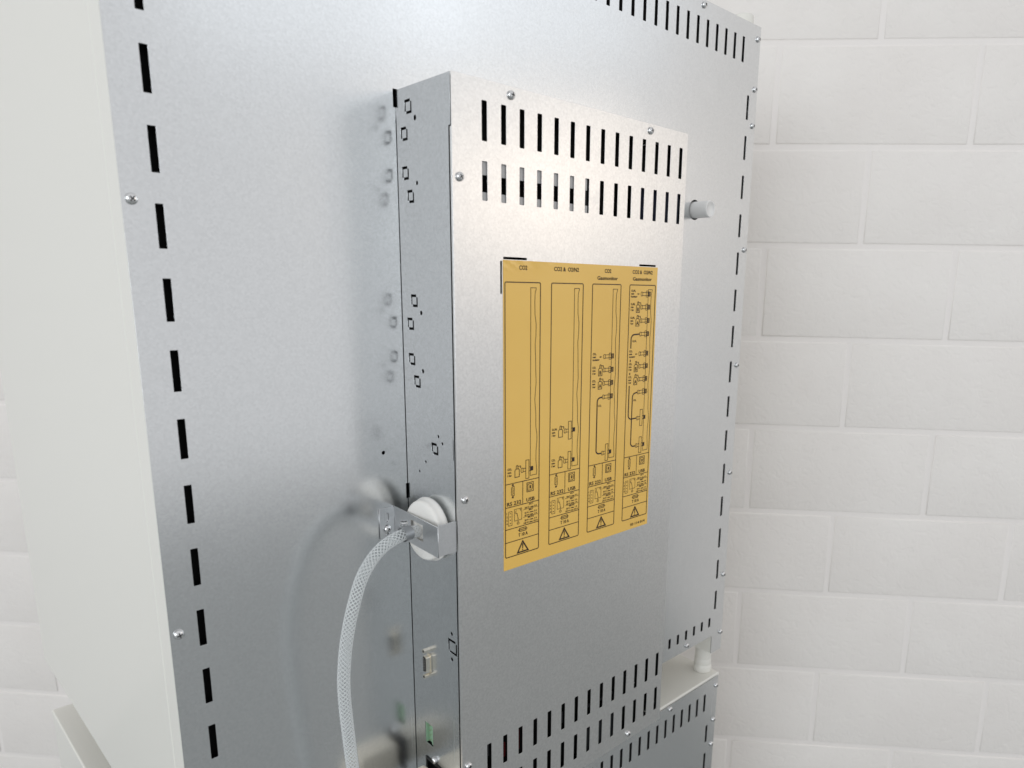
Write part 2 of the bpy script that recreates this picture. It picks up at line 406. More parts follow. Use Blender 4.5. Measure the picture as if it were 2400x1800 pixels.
for a, z, r in ((0.0301, -0.0103, 0.0022), (0.0307, -0.0607, 0.0018), (0.0318, -0.1664, 0.0020), (0.0322, -0.2164, 0.0020), (0.0543, -0.2710, 0.0015), (0.0603, -0.2764, 0.0015), (0.0328, -0.2975, 0.0014), (0.0217, -0.3082, 0.0014), (0.0690, -0.4513, 0.0019), (0.0688, -0.4767, 0.0019)):
    holes.append(circ(a, z, r, 18))
holes.append(rect(0.0186, 0.0325, -0.5863, -0.5637, 0.0003))           # terminal block opening
holes.append(rect(0.0186, 0.0510, -0.6400, -0.6014, 0.0006))           # power inlet opening
holes += [rect(0.0764, 0.0776, -0.2884, -0.2707, 0.0001), rect(0.0764, 0.0776, -0.3609, -0.3423, 0.0001)]
side_outer = [(0.0009, bzb), (sl - 0.0031, bzb), (sl - 0.0031, -0.0225), (sl - 0.0002, -0.0225), (sl - 0.0002, bzt - 0.0002), (0.0004, bzt - 0.0002), (0.0004, -0.004), (0.0009, -0.008)]
def side_sheet(name, loops, Tt, m, off, bev=0.0001):
    me = sheet_mesh(name, loops, Tt, bev)
    if SIDE_FLIP:
        me.transform(Matrix.Scale(-1, 4, (0, 0, 1))); me.flip_normals()
    me.transform(SIDE(off * sgn)); return meshobj(name, me, m, cb)
side_sheet('side_panel', [side_outer] + holes, 0.0004, M['zinc_side'], 0)
def SP(a, z, out=0.0):
    """world point on the left side: a = distance from the incubator back, out = towards -x"""
    return SM @ Vector((a, z, out * sgn))
nside = (SP(0, 0, 1) - SP(0, 0, 0)).normalized()
box('right_side_panel', bx1 - T, bx1 - 0.0001, -D + 0.0014, -0.0003, bzb, bzt, M['zinc_side'], cb)
box('top_panel', 0.0915, bx1 - 0.0014, -D + 0.0014, -0.0003, bzt - T, bzt - 0.0001, M['zinc_side'], cb)
box('bottom_panel', 0.0915, bx1 - 0.0014, -D + 0.0014, -0.0003, bzb + 0.0001, bzb + T, M['zinc_side'], cb)
bm = bmesh.new()   # black block added inside; the box's inner shade put into its colour
add_box(bm, 0.0930, bx1 - 0.002, -D + 0.022, -0.006, bzb + 0.002, bzt - 0.002)
bmobj('inner_shade_block', bm, M['dark'], cb)
# inner plates seen through the slots
yb = -D + 0.0016
box('inner_plate', 0.108, 0.2395, yb, yb + 0.001, -0.0556, -0.040, M['grey_plate'], cb)
box('inner_plate', 0.108, 0.2405, yb, yb + 0.001, -0.081, -0.0688, M['grey_plate'], cb)
box('inner_plate', 0.2352, 0.2405, yb + 0.0012, yb + 0.0020, -0.0686, -0.0560, M['dim_plate'], cb)
box('circuit_board', 0.312, 0.3855, yb + 0.004, yb + 0.0055, -0.085, -0.040, M['blue_plate'], cb)
yi = -D + 0.005
inner = [('fuse_holder', 0.1340, 0.1425, -0.5990, -0.5830, 'red'), ('fuse_holder', 0.1540, 0.1625, -0.6010, -0.5790, 'red'),
         ('inner_bracket', 0.1760, 0.1830, -0.5880, -0.5785, 'grey_plate'), ('inner_bracket', 0.2150, 0.2230, -0.5980, -0.5850, 'dim_plate'),
         ('inner_bracket', 0.1130, 0.1230, -0.5900, -0.5600, 'dim_plate'), ('inner_bracket', 0.2350, 0.2430, -0.6030, -0.5920, 'dim_plate'),
         ('inner_bracket', 0.2540, 0.3030, -0.5970, -0.5935, 'dim_plate'), ('inner_bracket', 0.2140, 0.2230, -0.6380, -0.6130, 'dim_plate'),
         ('inner_bracket', 0.2330, 0.2420, -0.6350, -0.6260, 'dim_plate'), ('inner_bracket', 0.2530, 0.3050, -0.6550, -0.6240, 'dim_plate'),
         ('inner_bracket', 0.2930, 0.3030, -0.6350, -0.6140, 'grey_plate'), ('inner_bracket', 0.1730, 0.1830, -0.6550, -0.6300, 'dim_plate')]
for k, (nm, a, b_, c, d, mm) in enumerate(inner): box(nm, a, b_, yi + 0.0015 * (k % 3), yi + 0.0015 * (k % 3) + 0.001, c, d, M[mm], cb)
bm = bmesh.new(); tube(bm, [(0.331, yi, -0.590), (0.336, yi, -0.5935), (0.342, yi, -0.5985)], 0.0006, 8, True)
bmobj('inner_wire', bm, M['white_plastic'], cb)
bm = bmesh.new(); tube(bm, [(0.371, yi, -0.6315), (0.376, yi, -0.635), (0.382, yi, -0.640)], 0.0006, 8, True)
bmobj('inner_wire', bm, M['white_plastic'], cb)
bm = bmesh.new(); tube(bm, [(0.312, yi, -0.0065), (0.322, yi, -0.0045), (0.345, yi, 0.0)], 0.0004, 8, True)
bmobj('inner_wire', bm, M['white_plastic'], cb)
for x, z in ((0.1460, 0.0086), (0.0930, -0.0598), (0.3270, 0.0089), (0.0935, -0.3230), (0.0930, -0.5827), (0.3275, -0.6568)):
    screw(cb, (x, -D - 0.0002, z), (0, -1, 0), random.uniform(0, 3), 1.0)

# ---- serial port
SB = lambda a, z, o: SP(a, z, o)
def side_box(name, a0, a1, z0, z1, o0, o1, m, parent, bev=0.0, seg=2):
    bm = bmesh.new(); add_box(bm, a0, a1, z0, z1, o0 * sgn, o1 * sgn)
    if bev:
        bmesh.ops.recalc_face_normals(bm, faces=bm.faces)
        bmesh.ops.bevel(bm, geom=list(bm.edges), offset=bev, segments=seg, affect='EDGES', profile=0.5)
    bmesh.ops.transform(bm, matrix=SM, verts=bm.verts)
    bmesh.ops.recalc_face_normals(bm, faces=bm.faces)
    return bmobj(name, bm, m, parent)
def side_prism(name, loop, o0, o1, m, parent):
    bm = bmesh.new()
    A = [bm.verts.new(SP(a, z, o0)) for a, z in loop]; B = [bm.verts.new(SP(a, z, o1)) for a, z in loop]
    bm.faces.new(A); bm.faces.new(list(reversed(B)))
    for k in range(len(loop)):
        j = (k + 1) % len(loop); bm.faces.new((A[k], A[j], B[j], B[k]))
    bmesh.ops.recalc_face_normals(bm, faces=bm.faces)
    return bmobj(name, bm, m, parent)
ca, cz = 0.0302, -0.4955
dsh = lambda s, h: [(ca - 0.0027 * s, cz + h * .92), (ca - 0.0020 * s, cz + h), (ca + 0.0022 * s, cz + h * .9), (ca + 0.0028 * s, cz + h * .8), (ca + 0.0028 * s, cz - h * .8), (ca + 0.0022 * s, cz - h * .9), (ca - 0.0020 * s, cz - h), (ca - 0.0027 * s, cz - h * .92)]
sp_ = side_prism('serial_port', dsh(1.0, 0.0083), 0.0, 0.0058, M['nickel'], cb)
side_prism('socket_face', dsh(0.82, 0.0077), 0.00585, 0.0061, M['black'], sp_)
side_prism('mounting_flange', rect(ca - 0.0040, ca + 0.0040, cz - 0.0095, cz + 0.0095, 0.001), 0.0002, 0.0009, M['nickel'], sp_)
for j in range(9):
    zz_ = cz + (0.0054 - 0.0027 * j if j < 5 else 0.00405 - 0.0027 * (j - 5)); aa = ca + (-0.0010 if j < 5 else 0.0011)
    bm = bmesh.new(); lathe(bm, [(0.00042, 0), (0.0004, 0.0001), (0.00018, 0.0001), (0.00015, 0.0)], Matrix.Translation(SP(aa, zz_, 0.0061)) @ nside.to_track_quat('Z', 'Y').to_matrix().to_4x4(), 8)
    bmobj('pin_socket', bm, M['nickel'], sp_)
for zz_ in (cz + 0.0134, cz - 0.0128):
    hx = [(ca - 0.0004 + 0.0025 * math.cos(k * math.pi / 3 + .4), zz_ + 0.0025 * math.sin(k * math.pi / 3 + .4)) for k in range(6)]
    n_ = side_prism('hex_standoff', hx, 0.0, 0.0066, M['nickel'], sp_)
    bm = bmesh.new(); lathe(bm, [(0.0012, 0.0), (0.0012, 0.0002), (0.0, 0.0002)], Matrix.Translation(SP(ca - 0.0004, zz_, 0.0066)) @ nside.to_track_quat('Z', 'Y').to_matrix().to_4x4(), 12)
    bmobj('threaded_hole', bm, M['black'], n_) if False else bmobj('threaded_hole', bm, M['black'], sp_)
# ---- green terminal block, set back in its opening
tb = side_box('terminal_block', 0.0195, 0.0322, -0.5862, -0.5638, -0.0075, -0.0036, M['green'], cb)
side_box('terminal_wall', 0.0190, 0.0204, -0.5860, -0.5640, -0.0035, -0.0006, M['green'], tb)
for j in range(4):
    zc = -0.5668 - 0.0053 * j
    side_prism('key_rib', [(0.0300, zc + 0.0022), (0.0318, zc + 0.0015), (0.0318, zc - 0.0015), (0.0300, zc - 0.0022), (0.0293, zc)], -0.0035, -0.0007, M['green'], tb)
    side_box('contact_pin', 0.0240, 0.0250, zc - 0.0005, zc + 0.0005, -0.0035, -0.0010, M['nickel'], tb)
# ---- power inlet
pi_ = side_box('power_inlet', 0.0190, 0.0505, -0.6395, -0.6018, -0.0160, -0.0125, M['black'], cb)
side_box('inlet_frame', 0.0190, 0.0215, -0.6395, -0.6018, -0.0124, 0.0008, M['black'], pi_)
side_box('inlet_frame', 0.0217, 0.0505, -0.6045, -0.6018, -0.0124, 0.0008, M['black'], pi_)
screw(cb, SP(0.0358, -0.5985, 0.001), nside, 0.7, 1.0)
bm = bmesh.new(); lathe(bm, [(0.0018, 0.0), (0.0038, 0.0), (0.0038, 0.0010), (0.0018, 0.0010)], Matrix.Translation(SP(0.0358, -0.5985, 0.0001)) @ nside.to_track_quat('Z', 'Y').to_matrix().to_4x4(), 20)
bmobj('washer', bm, M['screw'], cb)

# ---- gold label with its print
lab_w, lab_h = 0.2100, 0.2794
bm = bmesh.new(); nx, nz = 70, 90; g = []
for j in range(nz + 1):
    row = []
    for i in range(nx + 1):
        u = i / nx; v_ = j / nz; lift = 0.0
        X = u * 210; Y = v_ * 309.2
        if Y < 16:   # wrinkles along the loose top edge
            lift = (1 - Y / 16) ** 2 * (0.00045 * max(0, math.sin(X * 0.42 - Y * 0.8)) * math.exp(-X / 26) + 0.00010 * math.sin(X * 0.11) ** 2 + 0.0003 * math.exp(-((X - 38) / 4) ** 2))
        row.append(bm.verts.new((lx + u * lab_w + (0.0006 * (1 - abs(2 * v_ - 1)) if i == nx else 0), -D - 0.00035 - lift, lz - v_ * lab_h)))
    g.append(row)
for j in range(nz):
    for i in range(nx): bm.faces.new((g[j][i], g[j + 1][i], g[j + 1][i + 1], g[j][i + 1]))
edge = [r[0] for r in g] + g[-1][1:] + [r[-1] for r in reversed(g[:-1])] + list(reversed(g[0][1:-1]))
low_ = [bm.verts.new((v.co.x, -D - 0.0001, v.co.z)) for v in edge]
for k in range(len(edge)):
    j = (k + 1) % len(edge); bm.faces.new((edge[k], edge[j], low_[j], low_[k]))
bmesh.ops.recalc_face_normals(bm, faces=bm.faces)
label = bmobj('instruction_label', bm, M['label'], cb, 'gold printed wiring and gas connection label with four columns', True)
for k_ in range(len(label.data.polygons) - len(edge), len(label.data.polygons)): label.data.polygons[k_].use_smooth = False
label.data.shade_flat() if hasattr(label.data, 'shade_flat') else None
class Print:
    def __init__(s): s.v = []; s.f = []; s.y = -D - 0.00062
    def poly(s, pts):
        b = len(s.v); s.v += [(U(u), s.y, V(v)) for u, v in pts]; s.f.append(tuple(range(b, b + len(pts))))
    def line(s, pts, w=0.42, closed=False, g=1.42):
        w *= g; P = [(u, v * .9036) for u, v in pts]; n = len(P); L = []; Rr = []
        for i in range(n):
            a = P[(i - 1) % n] if (closed or i > 0) else P[i]; c = P[(i + 1) % n] if (closed or i < n - 1) else P[i]; p = P[i]
            d1 = (p[0] - a[0], p[1] - a[1]); d2 = (c[0] - p[0], c[1] - p[1])
            l1 = math.hypot(*d1) or 1; l2 = math.hypot(*d2) or 1
            if (not closed) and i == 0: d1, l1 = d2, l2
            if (not closed) and i == n - 1: d2, l2 = d1, l1
            n1 = (-d1[1] / l1, d1[0] / l1); n2 = (-d2[1] / l2, d2[0] / l2)
            m_ = (n1[0] + n2[0], n1[1] + n2[1]); q = m_[0] ** 2 + m_[1] ** 2
            k = (w / 2) * 2 / max(q, 0.8)
            L.append((p[0] + m_[0] * k, (p[1] + m_[1] * k) / .9036)); Rr.append((p[0] - m_[0] * k, (p[1] - m_[1] * k) / .9036))
        for i in range(n if closed else n - 1):
            j = (i + 1) % n; s.poly([L[i], L[j], Rr[j], Rr[i]])
    def rect(s, u0, u1, v0, v1, w=0.4, r=0): s.line(rect(u0, u1, v0, v1, r), w, True)
    def fill(s, u0, u1, v0, v1): s.poly([(u0, v0), (u1, v0), (u1, v1), (u0, v1)])
    def text(s, t, u, v, w=None, h=None, align='L', bold=None):
        """baseline v; cap height h and width w in label millimetres"""
        cu = bpy.data.curves.new('t', 'FONT'); cu.body = t; cu.size = 1; cu.resolution_u = 3; cu.offset = (0.03 if h < 2.6 else 0.016)
        o = bpy.data.objects.new('t', cu); COL.objects.link(o)
        dg = bpy.context.evaluated_depsgraph_get(); dg.update()
        me = bpy.data.meshes.new_from_object(o.evaluated_get(dg))
        xs = [q.co.x for q in me.vertices]
        k = h / 0.729                     # cap height of the built-in font
        kx = (w / (max(xs) - min(xs))) if w else k * 0.86
        x_0 = min(xs); W_ = (max(xs) - x_0) * kx
        uu = u if align == 'L' else (u - W_ / 2 if align == 'C' else u - W_)
        b = len(s.v)
        s.v += [(U(uu + (q.co.x - x_0) * kx), s.y, V(v) + q.co.y * k * lk) for q in me.vertices]
        for p in me.polygons: s.f.append(tuple(b + i for i in p.vertices))
        bpy.data.objects.remove(o); bpy.data.curves.remove(cu); bpy.data.meshes.remove(me)
        return uu + W_
    def sub(s, a, b, c, d, u, v, h):
        """a with small b, then c with small d (O2/N2)"""
        e = s.text(a, u, v, None, h); e = s.text(b, e + .1, v + .45, None, h * .55)
        if c: e = s.text(c, e + .1, v, None, h); e = s.text(d, e + .1, v + .45, None, h * .55)
        return e
    def build(s, name):
        me = bpy.data.meshes.new(name); me.from_pydata(s.v, [], s.f); me.update()
        bm = bmesh.new(); bm.from_mesh(me)
        for f in bm.faces:
            f.normal_update()
            if f.normal.y > 0: f.normal_flip()
        bm.to_mesh(me); bm.free()
        return meshobj(name, me, M['print'], label)
def arc(cx, cz_, r, a0, a1, n=6): return [(cx + r * math.cos(math.radians(a0 + (a1 - a0) * k / n)), cz_ + r * math.sin(math.radians(a0 + (a1 - a0) * k / n))) for k in range(n + 1)]
def plate_fitting(P, c, vc):
    P.rect(c + 24.7, c + 28.6, vc - 9.7, vc + 9.7, .38)
    P.line([(c + 21.4, vc - 1.9), (c + 21.0, vc - 2.2), (c + 19.4, vc - 2.2), (c + 18.9, vc - 1.2), (c + 18.9, vc + 1.2), (c + 19.4, vc + 2.2), (c + 21.0, vc + 2.2), (c + 21.4, vc + 1.9)], .35, True)
    P.line([(c + 21.4, vc - 1.6), (c + 24.7, vc - 1.6)], .35); P.line([(c + 21.4, vc + 1.6), (c + 24.7, vc + 1.6)], .35)
    P.line([(c + 28.6, vc - 1.9), (c + 30.4, vc - 1.9)], .35); P.line([(c + 28.6, vc + 1.9), (c + 30.4, vc + 1.9)], .35)
    P.fill(c + 30.4, c + 33.8, vc - 2.3, vc + 2.3)
def nut_fitting(P, c, vc):
    P.line([(c + 20.8, vc - 2.0), (c + 19.0, vc - 2.3), (c + 18.2, vc - 1.3), (c + 18.2, vc + 1.3), (c + 19.0, vc + 2.3), (c + 20.8, vc + 2.0)], .35, True)
    P.line([(c + 20.8, vc - 1.7), (c + 26.6, vc - 1.7)], .35); P.line([(c + 20.8, vc + 1.7), (c + 26.6, vc + 1.7)], .35)
    P.rect(c + 26.6, c + 29.4, vc - 3.4, vc + 3.4, .35, .6)
    P.line([(c + 26.6, vc - 1.5), (c + 30.0, vc - 1.5)], .3); P.line([(c + 26.6, vc + 1.5), (c + 30.0, vc + 1.5)], .3)
    for k in range(7):
        z = vc - 2.2 + k * .7; P.fill(c + 30.0, c + 33.3, z - .22, z + .22)
    P.rect(c + 30.0, c + 33.3, vc - 2.4, vc + 2.4, .35)
def bottle(P, c, vc, letter=None):
    P.line([(c + 11.4, vc + 5.9), (c + 11.4, vc - 1.3), (c + 12.6, vc - 2.5), (c + 15.6, vc - 2.5), (c + 16.7, vc - 1.3), (c + 16.7, vc + 5.9)], .42, True)
    P.line([(c + 13.0, vc - 2.5), (c + 13.0, vc - 5.2), (c + 13.6, vc - 6.2), (c + 14.6, vc - 6.2), (c + 15.1, vc - 5.2), (c + 15.1, vc - 2.5)], .4)
    P.line([(c + 14.4, vc - 5.0), (c + 18.3, vc - 5.0), (c + 18.3, vc - 3.6)], .4)
    P.poly([(c + 17.6, vc - 3.9), (c + 19.0, vc - 3.9), (c + 18.3, vc - 2.3)])
    if letter: P.text(letter, c + 14.1, vc + 4.6, None, 4.4, 'C')
def gas_text(P, c, vc, gas, lines, h=2.3):
    if gas == 'CO': P.sub('CO', '2', None, None, c + 2.6, vc - 2.4, h)
    else: P.sub('O', '2', '/N', '2', c + 2.6, vc - 2.4, h)
    for k, t in enumerate(lines): P.text(t, c + 2.6, vc + .7 + 3.2 * k, None, h * .92)
def arrow(P, c, vc):
    P.line([(c + 12.6, vc), (c + 15.6, vc)], .45); P.poly([(c + 12.2, vc), (c + 13.6, vc - 1.1), (c + 13.6, vc + 1.1)])
def column(n):
    c = (1.7, 56.8, 111.1, 166.0)[n]; P = Print()
    P.line(rect(c, c + 41.4, 20.1, 295.5, 1.4), .55, True)
    for v in (217.9, 242.3, 265.5, 279.5): P.line([(c, v), (c + 41.4, v)], .45)
    P.line([(c + 21, 217.9), (c + 21, 242.3)], .4)
    if n == 0: P.text('CO2', 17.9, 8.3, 9.3, 4.1)
    if n == 1: P.text('CO2 &  O2/N2', 59.8, 8.2, 32, 4.1)
    if n == 2: P.text('CO2', 127.9, 8.1, 9.3, 4.1); P.text('Gasmonitor', 117.6, 15.5, 29.6, 3.9)
    if n == 3: P.text('CO2 &  O2/N2', 169.6, 7.9, 32, 4.1); P.text('Gasmonitor', 170.4, 15.3, 30.2, 3.9)
    # gas duct outline with a wavy right side
    P.line([(c + 36.3, 25), (c + 29.8, 25), (c + 30.3, 213.5), (c + 38.3, 213.5), (c + 38.4, 209), (c + 37.3, 198), (c + 37.4, 188), (c + 38.4, 177), (c + 38.3, 171), (c + 36.9, 163), (c + 36.8, 150), (c + 35.4, 135), (c + 36.9, 118), (c + 36.3, 104), (c + 36.0, 92), (c + 35.4, 80), (c + 36.3, 72), (c + 36.5, 60), (c + 34.9, 50), (c + 34.7, 38), (c + 35.0, 30), (c + 36.3, 26)], .34, True)
    if n == 0:
        plate_fitting(P, c, 206.3); bottle(P, c, 206.3); gas_text(P, c, 206.3, 'CO', ['max.', '1 bar'])
    if n == 1:
        for vc, gs in ((173.2, 'O'), (206.3, 'CO')):
            plate_fitting(P, c, vc); bottle(P, c, vc); gas_text(P, c, vc, gs, ['max.', '1 bar'])
    if n == 2:
        plate_fitting(P, c, 206.3)
        for vc in (97.5, 112.3, 127.0, 142.2): nut_fitting(P, c, vc)
        gas_text(P, c, 97.5, 'CO', ['next', 'Incubator']); arrow(P, c, 97.6)
        for vc, l in ((112.3, 'B'), (127.0, 'A')): bottle(P, c, vc, l); gas_text(P, c, vc, 'CO', ['max.', '1 bar'])
        P.line([(c + 18.2, 142.2)] + arc(c + 15, 147, 4.4, -90, -180) + [(c + 10.6, 200)] + arc(c + 15, 201.8, 4.4, 180, 90) + [(c + 18.9, 206.3)], .95)
        P.sub('CO', '2', None, None, c + 12.4, 152.5, 2.1)
    if n == 3:
        for vc in (29.9, 44.6, 59.8, 74.9, 97.4, 112, 127, 142): nut_fitting(P, c, vc)
        for vc in (172.9, 206.0): plate_fitting(P, c - .8, vc)
        gas_text(P, c, 29.9, 'O', ['next', 'Incubator']); arrow(P, c, 29.9)
        for vc, l in ((44.6, 'B'), (59.8, 'A')): bottle(P, c, vc, l); gas_text(P, c, vc, 'O', ['max.', '1 bar'])
        gas_text(P, c, 97.4, 'CO', ['next', 'Incubator']); arrow(P, c, 97.5)
        for vc, l in ((112, 'B'), (127, 'A')): bottle(P, c, vc, l); gas_text(P, c, vc, 'CO', ['max.', '1 bar'])
        P.line([(c + 18.2, 74.9)] + arc(c + 10, 80.4, 5.2, -90, -180) + [(c + 4.8, 90.8)], .95)
        P.line([(c + 4.7, 103.5), (c + 4.7, 106)], .9); P.line([(c + 4.5, 118.4), (c + 4.5, 121)], .9)
        P.line([(c + 4.4, 133.4), (c + 4.4, 166)] + arc(c + 9.4, 167.8, 5, 180, 90) + [(c + 18, 172.6)], .9)
        P.line([(c + 18.2, 142)] + arc(c + 15, 147.4, 4.8, -90, -180) + [(c + 10.0, 168), (c + 9.9, 200)] + arc(c + 14.4, 201.6, 4.5, 180, 90) + [(c + 18.1, 206)], .9)
        P.sub('O', '2', '/N', '2', c + 7.2, 83.5, 2.1); P.sub('CO', '2', None, None, c + 12, 152, 2.1)
        P.text('50 114 014', 180.3, 305.1, 24.8, 3.2)
    # serial and usb cells
    for v in (219.8, 232.3): P.line(circ(c + 8.9, v, .75, 12), .55, True)
    P.line([(c + 7.2, 222.0), (c + 10.6, 221.2), (c + 10.6, 230.8), (c + 7.2, 230.0)], .3, True)
    for k in range(5): P.line([(c + 8.0, 222.9 + 1.6 * k), (c + 8.6, 222.9 + 1.6 * k)], .5)
    for k in range(4): P.line([(c + 9.4, 223.7 + 1.6 * k), (c + 10.0, 223.7 + 1.6 * k)], .5)
    P.text('RS 232', c + 1.9, 240.9, 17.2, 4.1); P.text('USB', c + 25.5, 240.7, 10.4, 4.0)
    P.rect(c + 26.1, c + 34.3, 220.8, 230.4, .42)
    P.line([(c + 27.4, 222.3), (c + 31.8, 222.3), (c + 33.1, 223.6), (c + 33.1, 227.6), (c + 31.8, 229.0), (c + 27.4, 229.0)], .4, True)
    P.rect(c + 29.8, c + 31.0, 224.4, 226.9, .5)
    # relay cell
    for k in range(4):
        P.text('1234'[k], c + 1.3, 249.4 + 3.6 * k, None, 2.0)
        P.line([(c + 5.3, 249.0 + 3.5 * k), (c + 6.3, 249.0 + 3.5 * k)], .6)
    P.rect(c + 3.6, c + 7.9, 247.1, 261.9, .28); P.rect(c + 10.9, c + 19.8, 245.9, 258.2, .28)
    P.line([(c + 13.0, 247.0), (c + 12.4, 249.4), (c + 12.4, 250.6), (c + 14.0, 250.6), (c + 15.3, 256.2)], .35)
    P.line([(c + 17.2, 246.8), (c + 18.4, 246.8), (c + 18.4, 248.8)], .35); P.poly([(c + 14.8, 257.4), (c + 16.0, 257.4), (c + 15.4, 255.7)])
    P.line(circ(c + 15.3, 261.3, 1.35, 14), .28, True); P.fill(c + 15.0, c + 15.6, 261.0, 261.6); P.line([(c + 15.3, 258.2), (c + 15.3, 259.9)], .3)
    for t, v in (('AC1', 244.7), ('250 V~ max. 6 A', 247.9), ('SELV', 250.7), ('25 V~ max. 2 A', 253.4), ('60 V= max. 1 A', 256.1), ('SELV-E', 258.7), ('50 V~ max. 1 A', 261.4), ('120 V= max. 0.5 A', 264.2)):
        P.text(t, c + 31.2, v, {3: 5.2, 4: 5.4, 6: 7.4}.get(len(t), 15.5 if t[0] == '2' and t[2] == '0' else (17.6 if t[0] == '1' else 15.5)), 1.75, 'C')
    P.line([(c + 21.6, 248.6), (c + 40.4, 248.6)], .22); P.line([(c + 21.6, 256.8), (c + 40.4, 256.8)], .22)
    # fuse cell
    P.rect(c + 17.1, c + 25.3, 267.6, 271.0, .45); P.line([(c + 15.4, 269.3), (c + 27.0, 269.3)], .45)
    P.text('T 10 A', c + 15.8, 276.4, 11.6, 3.7)
    # warning cell
    P.line([(c + 21.1, 282.2), (c + 14.8, 293.5), (c + 27.9, 293.5)], .95, True)
    P.poly([(c + 20.45, 284.9), (c + 21.85, 284.9), (c + 21.6, 290.2), (c + 20.7, 290.2)]); P.poly(circ(c + 21.15, 291.6, .7, 10))
    P.build('printed_column')
for n in range(4): column(n)

# ------------------------------------------------------------------ bracket, disc and hose
br = thing('mounting_bracket', 'bent galvanised bracket holding the white disc at the left side of the control box', 'bracket')
p0, p1 = Vector((0.0735, -0.0018, 0)), Vector((0.0662, -0.0805, 0))
bd = (p1 - p0); bl = bd.length
BM_ = plane_mat((p0.x, p0.y, 0), (bd.x, bd.y, 0), (0, 0, 1))
bflip = (BM_.to_3x3() @ Vector((0, 0, 1))).x > 0
BZT, BZB = -0.3428, -0.3700
SQ = BRACKET_SQ = (0.0305, 0.0530, -0.3630, -0.3475)
me = sheet_mesh('bracket_face', [rect(0, bl, BZB, BZT), rect(SQ[0], SQ[1], SQ[2], SQ[3], 0.0008)], 0.0010, 0.0001)
if bflip: me.transform(Matrix.Scale(-1, 4, (0, 0, 1))); me.flip_normals()
me.transform(BM_); meshobj('bracket_face', me, M['bracket'], br)
me = sheet_mesh('bracket_foot', [rect(0.0582, 0.0738, BZB - 0.0015, BZT - 0.0004), rect(0.0632, 0.0680, -0.3572, -0.3476, 0.0022, 6), rect(0.0632, 0.0680, -0.3690, -0.3592, 0.0022, 6)], 0.0010, 0.0001)
me.transform(FRONT(-0.0014)); meshobj('bracket_foot', me, M['bracket'], br)
me = sheet_mesh('bracket_flange', [rect(0.0667, 0.0853, BZB + 0.0012, BZT + 0.0016)], 0.0010, 0.0001)
me.transform(FRONT(-0.0808)); meshobj('bracket_flange', me, M['bracket'], br)
screw(br, (0.0657, -0.0018, -0.3632), (0.1, -1, 0.1), 0.4, 1.0)

dc = Vector((0, -0.0440, -0.3565)); nx_ = Vector((-1, 0, 0))
disc_mx = Matrix.Translation((0.0850, dc.y, dc.z)) @ Vector((-1, 0.0, 0)).to_track_quat('Z', 'Y').to_matrix().to_4x4()
fd = thing('filter_disc', 'round milky white plastic disc pressed behind the bracket, the hose entering its hub', 'filter')
bm = bmesh.new()
lathe(bm, [(0.0, 0.0), (0.0275, 0.0), (0.0288, 0.0008), (0.0292, 0.0022), (0.0287, 0.0036), (0.0281, 0.0046), (0.0277, 0.0056), (0.0275, 0.0068), (0.0274, 0.0080), (0.0266, 0.0096), (0.0252, 0.0104), (0.0200, 0.0106), (0.0120, 0.0105), (0.0, 0.0105)], disc_mx, 72)
bmobj('disc_body', bm, M['white_plastic'], fd, None, True)
bm = bmesh.new(); lathe(bm, [(0.0, 0.0104), (0.0075, 0.0104), (0.0070, 0.0124), (0.0044, 0.0130), (0.0042, 0.021), (0.0, 0.021)], disc_mx, 32)
bmobj('hub', bm, M['white_plastic'], fd, None, True)

hz = thing('gas_hose', 'clear braided hose curving down the back panel from the white disc', 'hose')
ctrl = [(0.0688, -0.0460, -0.3551), (0.0645, -0.0470, -0.3543), (0.0581, -0.0485, -0.3533), (0.0457, -0.0500, -0.3546), (0.0335, -0.0500, -0.3586), (0.0229, -0.05, -0.3661), (0.0150, -0.05, -0.3750), (0.0090, -0.05, -0.3849), (0.0041, -0.05, -0.3977), (-0.0009, -0.05, -0.4127), (-0.0045, -0.05, -0.4267), (-0.0074, -0.05, -0.4411), (-0.0092, -0.05, -0.4545), (-0.0104, -0.05, -0.4681), (-0.0106, -0.05, -0.4824), (-0.0101, -0.05, -0.4971), (-0.0090, -0.05, -0.5152), (-0.0079, -0.05, -0.5336), (-0.0066, -0.05, -0.5519), (-0.0045, -0.05, -0.580), (0.0, -0.05, -0.62), (0.005, -0.05, -0.66)]
def catmull(P, m_):
    P = [Vector(p) for p in P]; out = []
    for i in range(len(P) - 1):
        a = P[max(i - 1, 0)]; b = P[i]; c = P[i + 1]; d = P[min(i + 2, len(P) - 1)]
        for k in range(m_):
            t = k / m_
            out.append(0.5 * ((2 * b) + (c - a) * t + (2 * a - 5 * b + 4 * c - d) * t * t + (3 * b - 3 * c + d - a) * t ** 3))
    out.append(P[-1]); return out
def resample(P, step):
    out = [P[0]]; acc = 0
    for a, b in zip(P, P[1:]):
        L = (b - a).length
        while acc + L >= step:
            t = (step - acc) / L; a = a + (b - a) * t; out.append(a); L = (b - a).length; acc = 0
        acc += L
    return out
path = catmull(ctrl, 6)
for _ in range(4): path = [path[0]] + [(a + 2 * b + c) / 4 for a, b, c in zip(path, path[1:], path[2:])] + [path[-1]]
path = resample(path, 0.0007)
HR = 0.00565
bm = bmesh.new(); tube(bm, path[::4], HR, 28); bmobj('outer_wall', bm, M['clear'], hz, None, True)
